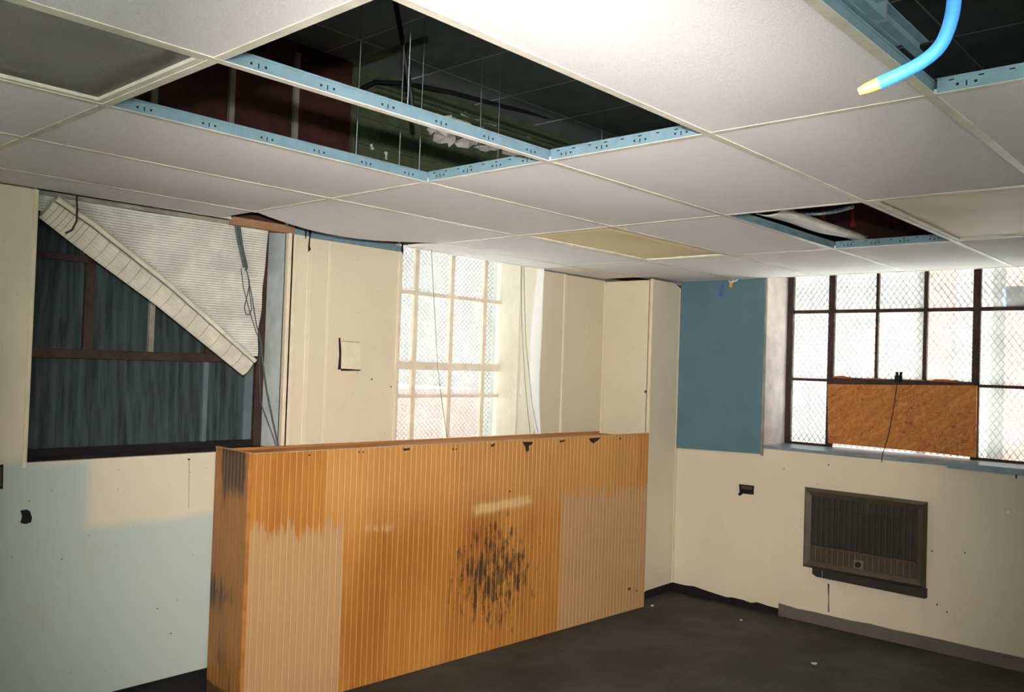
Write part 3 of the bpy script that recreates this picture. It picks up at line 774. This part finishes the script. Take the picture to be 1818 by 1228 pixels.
cd = MB().tube([on(1593, 678, 0, xf - .04), on(1588, 715, 0, xf - .04), on(1578, 770, 0, 3.80), on(1567, 806, 0, XR - .02), on(1565, 820, 0, XR - .012)], .003, 6).build('pull_cord', M['cord_dk'])
tag(cd, 'thin dark pull cord hanging from the latch over the strand board', 'cord')

# ------------------------------------------------------------------ outside
gnd = MB().box(-40, 60, -40, 60, -1.2, -1.0).build('ground', M['road']); struct(gnd)
for q_ in ((4.25, 8.2, -16, 6), (-16, -4.0, -16, 7), (-4.0, 4.25, -16, -3.4)):
    struct(MB().box(*q_, -1.0, -.97).build('bounce_pavement', M['bounce_pale']))  # unseen pale strips added to bounce sun up to the ceiling
struct(MB().box(-3.5, 4.2, 3.95, 6.2, -1.0, -.97).build('bounce_pavement', M['bounce_grey']))  # unseen grey strip added to bounce sun in through the film
def building(name, label, x0, x1, y0, y1, h, strips, face, mat='facade'):
    e = tag(empty(name, ((x0 + x1) / 2, (y0 + y1) / 2, -1.0)), label, 'building')
    MB().box(x0, x1, y0, y1, -1.0, h).build('wall', M[mat], e)
    for a, b, z0, z1, mt in strips:
        if face == 'x': MB().box(x0 - .25, x0, a, b, z0, z1).build('pilaster' if z1 > 3 else 'awning', M[mt], e)
        else: MB().box(a, b, y0 - .25, y0, z0, z1).build('pilaster' if z1 > 3 else 'awning', M[mt], e)
def yo(u): return on(u, 600, 0, 13.0).y
building('building', 'pale building with pink brick piers outside the strand board window', 13.2, 20, -14, 16, 9,
         [(yo(1690), yo(1648), -1, 9, 'facade_p'), (-3.5, yo(1786), -1, 9, 'facade_p'), (-3.3, yo(1780), on(1800, 545, 0, 13).z, on(1800, 508, 0, 13).z, 'facade_b')], 'x')
def xo(u): return on(u, 730, 1, 14.0).x
building('building', 'low pink brick building outside the film-covered window', 4.0, xo(860), 14.0, 20, on(780, 690, 1, 14.0).z, [], 'y', 'facade_p')
building('building', 'added tall pale building screening the sky behind the low pink one outside the film-covered window', -4, 26, 20.2, 26, 12, [], 'y')  # backdrop block added to temper the sky's brightness through the film

# ------------------------------------------------------------------ counter
A = Vector((-.012, 2.985, 0)); B = Vector((3.105, 2.803, 0))
rz = math.atan2(B.y - A.y, B.x - A.x); LEN = (B - A).length; HC = 1.247
ct = tag(empty('reception_counter', A, rz), 'long tan reeded-veneer counter with bleached patches and black scuffs', 'counter')
def lb(b, name, mat, bevel=0, par=None):            # local-coordinate build
    o = bpy.data.objects.new(name, b.mesh(name, M[mat])); COL.objects.link(o); o.parent = par or ct
    if bevel:
        q = o.modifiers.new('bevel', 'BEVEL'); q.width = bevel; q.segments = 2; q.limit_method = 'ANGLE'
    return o
def reeded(L, pitch, depth, gw):
    """profile along 0..L with grooves at multiples of pitch"""
    p = [(0, 0)]; k = 1
    while k * pitch < L - gw:
        c = k * pitch; p += [(c - gw, 0), (c - gw * .4, depth), (c + gw * .4, depth), (c + gw, 0)]; k += 1
    return p + [(L, 0)]
pr = reeded(LEN, .0355, .0018, .0035)
b = MB(); n = len(pr)
vs = [(x, d, z) for z in (.003, HC) for x, d in pr]; b.add(vs, [(i, i + 1, n + i + 1, n + i) for i in range(n - 1)])
b.add([(0, .018, .003), (LEN, .018, .003), (LEN, .018, HC), (0, .018, HC), (0, 0, .003), (LEN, 0, .003), (LEN, 0, HC), (0, 0, HC)],
      [(0, 1, 2, 3), (3, 2, 6, 7), (0, 4, 5, 1), (0, 3, 7, 4), (1, 5, 6, 2)])
fp_ = lb(b, 'front_panel', 'counter')
DEP = .345
pr = reeded(DEP - .018, .0355, .0018, .0035); n = len(pr)
b = MB(); vs = [(-.002 + d, .018 + s, z) for z in (.10, HC + .004) for s, d in pr]; b.add(vs, [(i, i + 1, n + i + 1, n + i) for i in range(n - 1)])
b.add([(.014, .018, .10), (.014, DEP, .10), (.014, DEP, HC + .004), (.014, .018, HC + .004), (-.002, .018, .10), (-.002, DEP, .10), (-.002, DEP, HC + .004), (-.002, .018, HC + .004)],
      [(0, 1, 2, 3), (3, 2, 6, 7), (0, 4, 5, 1), (0, 3, 7, 4), (1, 5, 6, 2)])
lb(b, 'end_panel', 'counter_end')
lb(MB().box(-.005, .012, 0.0, DEP, HC + .0045, HC + .008), 'edge_band', 'wood_pale')
lb(MB().box(-.006, .012, -.006, .018, .004, HC + .004), 'corner_post', 'wood', .002)
lb(MB().box(.02, LEN, .002, .016, HC + .0002, HC + .0035), 'edge_band', 'wood_pale')
lb(MB().box(.016, 2.86, .0185, DEP - .10, HC - .03, HC - .008), 'top_board', 'wood', .002)
lb(MB().box(.016, 2.86, DEP - .10, DEP - .08, HC - .10, HC + .004), 'back_rail', 'wood', .002)
lb(MB().box(-.006, .014, .0, DEP - .01, .001, .098), 'plinth', 'wood_dk', .003)
for xx in (.6, 1.4, 2.2, 2.9): lb(MB().box(xx, xx + .018, .0185, DEP - .105, .02, HC - .031), 'divider', 'wood_dk')
iv = wm(ct).inverted()
def on_front(u, v):
    n_ = (Vector((0, 1, 0)).xyz); o = CP; d = CR * ((u - 909) / FPX) + CD * ((v - 614) / FPX) + CF
    o = iv @ o; d = iv.to_3x3() @ d; t = (0 - o.y) / d.y; return o + d * t
def chip(poly):
    b = MB().prism([on_front(u, v) + Vector((0, .001, 0)) for u, v in poly], (0, -.0022, 0)); lb(b, 'chip', 'chip', 0, fp_)
chip([(715, 796), (728, 795), (727, 799), (717, 800)]); chip([(871, 789), (879, 787), (877, 792), (872, 793)])
chip([(928, 784), (946, 784), (945, 788), (939, 791), (939, 800), (934, 802), (932, 792), (929, 788)]); chip([(993, 782), (1004, 780), (1001, 784), (994, 785)])
chip([(1045, 778), (1067, 776), (1061, 782), (1053, 787), (1048, 783)])
for u, v, r in ((549, 808, 2), (637, 802, 1.5), (645, 802, 1.4), (905, 872, 1.8), (804, 797, 1.5), (810, 797, 1.3), (1117, 1045, 2.4), (1101, 778, 1.5), (1130, 1048, 1.5)): chip(blob(u, v, r, r))
# wood base strip showing at left under the end
# ------------------------------------------------------------------ blue board
bx = XR - .022
p = [on(1207, 503, 0, bx), on(1360, 495, 0, bx), on(1353, 806, 0, bx), on(1202, 795, 0, bx)]
bb = tag(empty('wall_board', (bx, (p[2].y + p[3].y) / 2, p[2].z)), 'tall slate-blue board fixed beside the bright window', 'board')
zt = F - .006; ybL, ybR = cy - .008, (p[1].y + p[2].y) / 2
MB().prism([(XR - .001, ybL, p[3].z), (XR - .001, ybR + .012, p[2].z), (XR - .001, ybR + .012, zt), (XR - .001, ybL, zt)], (-.018, 0, 0)).build('panel', M['blue'], bb)
MB().box(XR - .022, XR - .001, ybR - .003, ybR + .010, p[2].z - .01, zt).build('edge_strip', M['bar_lt'], bb)
MB().prism([on(u, v, 0, XR - .0195) for u, v in ((1281, 504), (1286, 504), (1283, 526), (1276, 526))], (-.001, 0, 0)).build('tape_strip', M['tape'], bb)
wn = tag(empty('wire_connector', on(1298, 512, 0, XR - .05)), 'orange wire connector dangling over the slate-blue board', 'wire connector')
q = on(1298, 506, 0, XR - .05)
MB().tube([q + Vector((0, 0, -.018)), q + Vector((0, 0, -.012)), q + Vector((0, 0, .016))], [.010, .015, .011], 10).build('cap', M['orange'], wn)
for k, (dy, dz) in enumerate(((.0, .04), (.03, .05), (-.03, .045))):
    MB().tube([q + Vector((0, 0, .012)), q + Vector((.0, dy * .6, .028)), q + Vector((.02, dy, dz - .012)), q + Vector((.03, dy * 1.3, min(.05, F - q.z - .004)))], .005, 6).build('wire', M['white'], wn)

# ------------------------------------------------------------------ outlet hole in the heater wall
oh = tag(empty('outlet_box', on(1325, 870, 0, XR - .004)), 'open grey outlet box without a cover in the cream wall beside the heater', 'outlet')
pq = [on(u, v, 0, XR - .001) for u, v in ((1312, 859), (1339, 862), (1338, 878), (1319, 876), (1314, 880), (1310, 878), (1313, 873))]
MB().prism(pq, (-.001, 0, 0)).build('torn_opening', M['black'], oh)
pq = [on(u, v, 0, XR - .002) for u, v in ((1316, 862), (1336, 864), (1335, 869), (1317, 867))]
MB().prism(pq, (-.0012, 0, 0)).build('box_back', M['ac'], oh)

# ------------------------------------------------------------------ through-wall heater
xo_ = XR - .07
P0 = on(1427, 866, 0, xo_); P1 = on(1646, 890, 0, xo_); P2 = on(1641, 1046, 0, xo_); P3 = on(1422, 1006, 0, xo_)
hy0, hy1 = (P1.y + P2.y) / 2, (P0.y + P3.y) / 2; hz1 = (P0.z + P1.z) / 2; hz0 = (P2.z + P3.z) / 2
ht = tag(empty('wall_heater', (XR - .035, (hy0 + hy1) / 2, hz0)), 'brown through-wall heater with a slatted grille and control knob', 'heater')
MB().box(XR - .045, XR - .0005, hy0 + .012, hy1 - .012, hz0 + .012, hz1 - .012).build('sleeve', M['ac'], ht, .003)
t = .055
def frame_bar(y0, y1, z0, z1, yi0, yi1, zi0, zi1):
    """bevelled bar: outer edge at the wall side, inner edge deeper"""
    return None
fb = MB()
o_ = [(hy0, hz0), (hy1, hz0), (hy1, hz1), (hy0, hz1)]; k_ = [(hy0 + .02, hz0 + .02), (hy1 - .02, hz0 + .02), (hy1 - .02, hz1 - .02), (hy0 + .02, hz1 - .02)]; i_ = [(hy0 + t, hz0 + t), (hy1 - t, hz0 + t), (hy1 - t, hz1 - t), (hy0 + t, hz1 - t)]
vs = [(XR - .045, *q) for q in o_] + [(xo_, *q) for q in k_] + [(xo_ + .014, *q) for q in i_] + [(XR - .045, *q) for q in i_]
fb.add(vs, [(r * 4 + c, r * 4 + (c + 1) % 4, (r + 1) * 4 + (c + 1) % 4, (r + 1) * 4 + c) for r in range(3) for c in range(4)])
fb.build('front_frame', M['ac'], ht)
gy0, gy1, gz0, gz1 = hy0 + t, hy1 - t, hz0 + t, hz1 - t
zs_ = gz0 + .105
gb = MB().box(XR - .047, XR - .0455, gy0, gy1, gz0, gz1).build('grille_back', M['ac_dk'], ht)
lp = MB().box(XR - .062, XR - .048, gy0, gy1, gz0, zs_ - .012).build('lower_panel', M['ac_br'], ht)
MB().box(XR - .064, XR - .046, gy0, gy1, zs_ - .012, zs_).build('grille_bar', M['ac'], ht)
MB().box(XR - .060, XR - .0455, gy0, gy1, gz1 - .085, gz1 - .078).build('grille_bar', M['ac_dk'], ht)
nf = 18
for k in range(1, nf):
    yk = gy0 + (gy1 - gy0) * k / nf
    MB().box(XR - .0655, XR - .0625, yk - .0022, yk + .0022, gz0 + .004, zs_ - .014).build('fin', M['ac_line'], lp)
    MB().box(XR - .057, XR - .047, yk - .003, yk + .003, zs_, gz1).build('fin', M['ac_fin'], gb)
for k in range(1, 4):
    yk = gy0 + (gy1 - gy0) * k / 4; MB().box(XR - .059, XR - .0575, yk - .006, yk + .006, zs_, gz1 - .085).build('grille_divider', M['ac_dk'], ht)
kc = on(1524, 1002, 0, xo_)
kp = MB().box(XR - .072, XR - .066, kc.y - .032, kc.y + .032, kc.z - .030, kc.z + .030).build('control_plate', M['ac_line'], ht, .002)
MB().tube([(XR - .072, kc.y, kc.z), (XR - .088, kc.y, kc.z)], .018, 14).build('knob', M['black'], kp)
q0 = on(1443, 1012, 0, XR - .03)
MB().prism([(XR - .04, q0.y, hz0 - .003), (XR - .04, hy0 + .004, hz0 - .003), (XR - .04, hy0 + .004, hz0 - .062), (XR - .04, q0.y - .03, hz0 - .056), (XR - .04, q0.y, hz0 - .04)], (.039, 0, 0)).build('lower_tray', M['ac_dk'], ht)
MB().tube([(XR - .043, q0.y - .07, hz0 - .01), (XR - .045, q0.y - .075, hz0 - .03), (XR - .043, q0.y - .07, hz0 - .055)], .0025, 6).build('wire', M['wire'], ht)

# ------------------------------------------------------------------ roll-up blind, collapsed on the diagonal
yb = YL + .045
bl = tag(empty('roll_up_blind', (-.2, yb, 2.37)), 'dusty slatted roll-up blind collapsed diagonally across the boarded window', 'blind')
def xz(u, v): q = on(u, v, 1, yb); return q.x, q.z
MB().box(W1[0] + .004, .30, yb - .012, yb + .012, 2.378, 2.398).build('head_rail', M['bar_lt'], bl)
tl_ = xz(70, 378); br = xz(446, 640); rt = xz(477, 405); rb = xz(457, 622)
sb = MB(); pitch = .0125; z = 2.374; idx = 0
while z > br[1] + .015:
    f_ = (z - br[1]) / (tl_[1] - br[1]); xl = max(W1[0] + .004, br[0] + (tl_[0] - br[0]) * f_)
    fr = (z - rb[1]) / (rt[1] - rb[1]); xr_ = min(rb[0] + (rt[0] - rb[0]) * fr, .375)
    dy = .012 * math.sin(idx * .33) * (1 - f_) 
    if xr_ - xl > .02:
        n = max(2, int((xr_ - xl) / .15)); pts = []
        for s_ in range(n + 1):
            x = xl + (xr_ - xl) * s_ / n
            pts.append((x, yb + dy + .006 * math.sin(x * 9), z + .004 * math.sin(x * 5)))
        for a, c in zip(pts[:-1], pts[1:]):
            h = pitch * .44
            sb.add([(a[0], a[1], a[2] - h), (c[0], c[1], c[2] - h), (c[0], c[1] - .003, c[2]), (a[0], a[1] - .003, a[2]), (c[0], c[1], c[2] + h), (a[0], a[1], a[2] + h)], [(0, 1, 2, 3), (3, 2, 4, 5)])
    z -= pitch; idx += 1
so = sb.build('slats', M['blind'], bl); so['kind'] = 'stuff'; md = so.modifiers.new('solid', 'SOLIDIFY'); md.thickness = .0012
# rolled bundle: scalloped flattened section swept along the diagonal
yr = yb - .04
ends = [on(86, 366, 1, yr), on(150, 412, 1, yr), on(290, 520, 1, yr), on(441, 650, 1, yr)]
half = [.062, .072, .066, .054]
sec = []
NS = 26
for k in range(NS * 3):
    a = 2 * math.pi * k / (NS * 3); r = 1 + (.045 if k % 3 else -.03)
    sec.append((math.cos(a) * r, math.sin(a) * r))
path = []
for i in range(13):
    t_ = i / 12 * 3; k = min(2, int(t_)); f_ = t_ - k
    path.append((ends[k].lerp(ends[k + 1], f_), half[k] * (1 - f_) + half[k + 1] * f_))
dirn = (ends[-1] - ends[0]).normalized(); nrm = Vector((-dirn.z, 0, dirn.x)) * -1
rings = [[c + nrm * (h * s0) + Vector((0, 1, 0)) * (.030 * s1) for s0, s1 in sec] for c, h in path]
rb_ = MB(); n = len(sec)
rb_.add([p for r in rings for p in r], [(i * n + k, i * n + (k + 1) % n, (i + 1) * n + (k + 1) % n, (i + 1) * n + k) for i in range(len(rings) - 1) for k in range(n)])
rb_.add(rings[0], [list(range(n))]); rb_.add(rings[-1], [list(range(n))])
rbo = rb_.build('rolled_bundle', M['blind_e'], bl)
MB().tube([c + nrm * (h * -.62) + Vector((0, -.030, 0)) for c, h in path], .013, 8).build('rolled_edge', M['blind_e'], rbo)
MB().tube([c + nrm * (h * -.40) + Vector((0, -.0325, 0)) for c, h in path], .0022, 5).build('edge_cord', M['cord'], rbo)
# stitched threads round the bundle
for i in range(1, 22):
    t_ = i / 22 * 3; k = min(2, int(t_)); f_ = t_ - k; c = ends[k].lerp(ends[k + 1], f_); h = half[k] * (1 - f_) + half[k + 1] * f_
    pts = [c + nrm * (h * 1.05 * math.cos(a)) + Vector((0, -.0325 * math.sin(a), 0)) for a in [math.pi * q / 10 for q in range(11)]]
    MB().tube(pts, .0012, 4).build('stitch_thread', M['bar_lt'], rbo)
c = on(140, 395, 1, yr); 
MB().tube([on(136, 345, 1, yb - .02), on(137, 372, 1, yr - .045), on(136, 392, 1, yr - .05), on(128, 408, 1, yr - .045), on(116, 414, 1, yr - .03)], .004, 6).build('lift_cord', M['cord_dk'], bl)
yc = YL - .012
def cordp(pts, r, mat='cord', d=0):
    return MB().tube([on(u, v, 1, yc + d) for u, v in pts], r, 6).build('lift_cord', M[mat], bl)
cordp([(418, 392), (423, 425), (430, 455), (434, 475)], .009, d=.03); cordp([(424, 396), (430, 440), (438, 474), (436, 480)], .007, d=.03)
cordp([(428, 476), (432, 510), (443, 552), (455, 590), (462, 605)], .0025); cordp([(437, 478), (443, 500), (440, 520), (434, 545), (436, 557), (443, 558), (447, 548), (443, 520), (441, 490)], .0028)
cordp([(440, 490), (448, 530), (455, 575), (463, 603)], .003)
cordp([(463, 603), (466, 640), (473, 690), (484, 745), (494, 792)], .0045); cordp([(463, 605), (460, 650), (463, 715), (478, 755), (491, 792)], .0025)

# ------------------------------------------------------------------ open bay: loose reflector and flexible conduit
zr = F + .05
def rp(u, v): return on(u, v, 2, zr)
ra, rbb = rp(1332, 382), rp(1507, 428); rc, rd = rp(1385, 376), rp(1540, 428)
rf = tag(empty('light_reflector', (ra + rd) / 2), 'loose white light reflector hanging askew in the open light bay', 'reflector')
def refl(u, v):
    a = ra.lerp(rbb, u); b_ = rc.lerp(rd, u); p = a.lerp(b_, v)
    z = zr + .035 * (v - .5) ** 2 * 4 * .5 - .018 * v + (.018 * math.sin(u * 9) * (1 - v) * u)
    return (p.x, p.y, z)
o = MB().grid(refl, 24, 10).build('curved_sheet', M['white'], rf); md = o.modifiers.new('solid', 'SOLIDIFY'); md.thickness = .003
MB().grid(lambda u, v: (rc.lerp(rd, u).x, rc.lerp(rd, u).y - .002, refl(u, 1)[2] - .002 + .03 * v), 20, 1).build('rim', M['flange'], rf).modifiers.new('solid', 'SOLIDIFY').thickness = .003
zc = F + .10
pts = []
for i in range(41):
    t_ = i / 40
    u = 1400 + 115 * t_; v = 378 + 5 * math.sin(math.pi * t_ * .9) - 13 * t_ ** 1.6
    pts.append(on(u, v, 2, zc))
fc = []; rr = []
for i in range(len(pts) - 1):
    for s_ in range(4):
        fc.append(pts[i].lerp(pts[i + 1], s_ / 4)); rr.append(.010 if s_ % 4 < 2 else .0075)
o = MB().tube(fc, rr, 8).build('flexible_conduit', M['wire']); tag(o, 'ribbed grey flexible conduit curving through the open light bay', 'conduit')
for k, (u, v0, v1) in enumerate(((1462, 372, 395), (1514, 380, 400), (1590, 372, 392))):
    a = on(u, v0, 0, 3.45); b_ = on(u, v1, 0, 3.45)
    o = MB().tube([Vector((a.x, a.y, HP - .001)), b_], .010, 8).tube([b_ + Vector((0, 0, .02)), b_ - Vector((0, 0, .012))], [.016, .020], 8).build('sprinkler_drop', M['redrod'])
    tag(o, ['red-painted pipe drop in the void just behind the flexible conduit', 'red-painted pipe drop in the middle of the void above the open light bay', 'red-painted pipe drop in the void on the cream lens side of the open bay'][k], 'pipe', 'red pipe drops in the void')

# ------------------------------------------------------------------ void above the double opening: wires, cable, strap
def hanger(u, v, y, z0, z1, r=.0016, lab='thin steel hanger wire in the void above the double opening'):
    p = on(u, v, 1, y); o = MB().tube([(p.x, p.y, z0), (p.x + .004, p.y, (z0 + z1) / 2), (p.x, p.y, z1)], r, 6).build('hanger_wire', M['wire'])
    return tag(o, lab, 'wire', 'ceiling hanger wires')
for u, v, y in ((725, 150, 2 * GY), (633, 250, 3 * GY), (710, 250, 3 * GY), (745, 270, 3 * GY)): hanger(u, v, y, F + wh, HP - .001, lab='thin steel hanger wire rising from the middle tee of the double opening' if y < 1.5 else 'thin steel hanger wire rising from the outer tee beside the green boards')
for u, v, y in ((853, 200, 2.7), (886, 190, 2.7), (1068, 240, 2.7)): hanger(u, v, y, F + .04, HP - .001, .003, 'thicker hanger rod standing behind the black cable in the void')
pts = [on(u, v, 1, 3.2) for u, v in ((630, 168), (645, 155), (665, 145), (720, 148), (800, 163), (900, 190), (1000, 215), (1080, 232))]
o = MB().tube(pts, .012, 8).build('black_cable', M['cable_bk']); tag(o, 'thick black cable running along the void below the old ceiling', 'cable')
pts = [on(u, v, 1, 2.0) for u, v in ((700, -8), (712, 60), (720, 110), (730, 170), (734, 215))]
pts = [Vector((p.x, p.y, min(p.z, HP - .01))) for p in pts]
o = MB().tube(pts, .010, 8).build('black_cable', M['cable_bk']); tag(o, 'slack black cable hanging down inside the double opening', 'cable')
o = MB().box(.78, .80, 2.75, 3.36, HP - .035, HP - .001).build('conduit_channel', M['green']); tag(o, 'short green channel fixed under the old ceiling above the double opening', 'channel')

# ------------------------------------------------------------------ opening above the photographer's right: fixture rail, camera strap built as a hanging cable
rl = tag(empty('fixture_rail', (-.7, -.05, F + .05)), 'galvanised light fixture rail left along the edge of an open bay', 'rail')
p0 = on(1630, 98, 2, F + .055)
b = MB()
x_a, x_b = CX(1) + .02, p0.x
yr0 = p0.y
MB().box(x_a, x_b, yr0 - .003, yr0, F + .045, F + .085).build('web', M['galv'], rl)
MB().box(x_a, x_b, yr0 - .022, yr0 - .003, F + .045, F + .048).build('lip', M['galv'], rl)
MB().box(x_a, x_b, yr0 - .022, yr0 - .003, F + .082, F + .085).build('lip', M['galv'], rl)
MB().box(x_a, x_b - .12, yr0 + .001, yr0 + .022, F + .043, F + .046).build('flange', M['galv'], rl)
MB().box(x_b - .28, x_b - .27, yr0 - .024, yr0 + .004, F + .043, F + .087).build('clip', M['wire'], rl)
D = .94
def rayp(u, v, d):
    q = (CR * ((u - 909) / FPX) + CD * ((v - 614) / FPX) + CF).normalized(); return CP + q * d
pts = [rayp(u, v, D) for u, v in ((1696, -60), (1694, 0), (1687, 40), (1670, 80), (1640, 108), (1600, 130), (1560, 148))]
st = pts[0]
lead = [Vector((CX(1) + .12, -.30, F + .35)), Vector((CX(1) + .10, -.32, F + .12)), Vector((st.x + .06, st.y + .02, F - .06)), Vector((st.x + .015, st.y + .005, st.z + .10))]
def cat(P, n=6):
    out = []
    Q = [P[0]] + P + [P[-1]]
    for i in range(1, len(Q) - 2):
        for s_ in range(n):
            t_ = s_ / n; a, b_, c_, d_ = Q[i - 1:i + 3]
            out.append(.5 * ((2 * b_) + (c_ - a) * t_ + (2 * a - 5 * b_ + 4 * c_ - d_) * t_ ** 2 + (3 * b_ - a - 3 * c_ + d_) * t_ ** 3))
    return out + [P[-1]]
bc = tag(empty('blue_strap', lead[0]), 'bright blue camera strap, built as a cable hanging out of the open ceiling bay, with a pale orange tip', 'cable')
MB().tube(cat(lead + pts), .0065, 10).build('strap_cord', M['strap_bl'], bc)
t0 = pts[-1]; t1 = rayp(1524, 163, D)
MB().tube([t0, t0.lerp(t1, .6), t1], [.006, .0052, .0035], 10).build('tip', M['orange'], bc)

# ------------------------------------------------------------------ crumbs on the floor
for k, (u, v, s_, lab) in enumerate(((1158, 1075, .014, 'small white paint crumb on the floor beside the counter end'), (1316, 1101, .014, 'white paint flake on the floor in front of the torn wall edge'), (1446, 1178, .022, 'pale paint flake lying on the dark floor below the heater'))):
    p = on(u, v, 2, .0005); random.seed(k)
    poly = [(p.x + s_ * math.cos(a) * random.uniform(.5, 1), p.y + s_ * math.sin(a) * random.uniform(.5, 1), .0008) for a in [2 * math.pi * q / 7 for q in range(7)]]
    o = MB().prism(poly, (0, 0, .005)).build('paint_flake', M['paper']); tag(o, lab, 'paint flake')
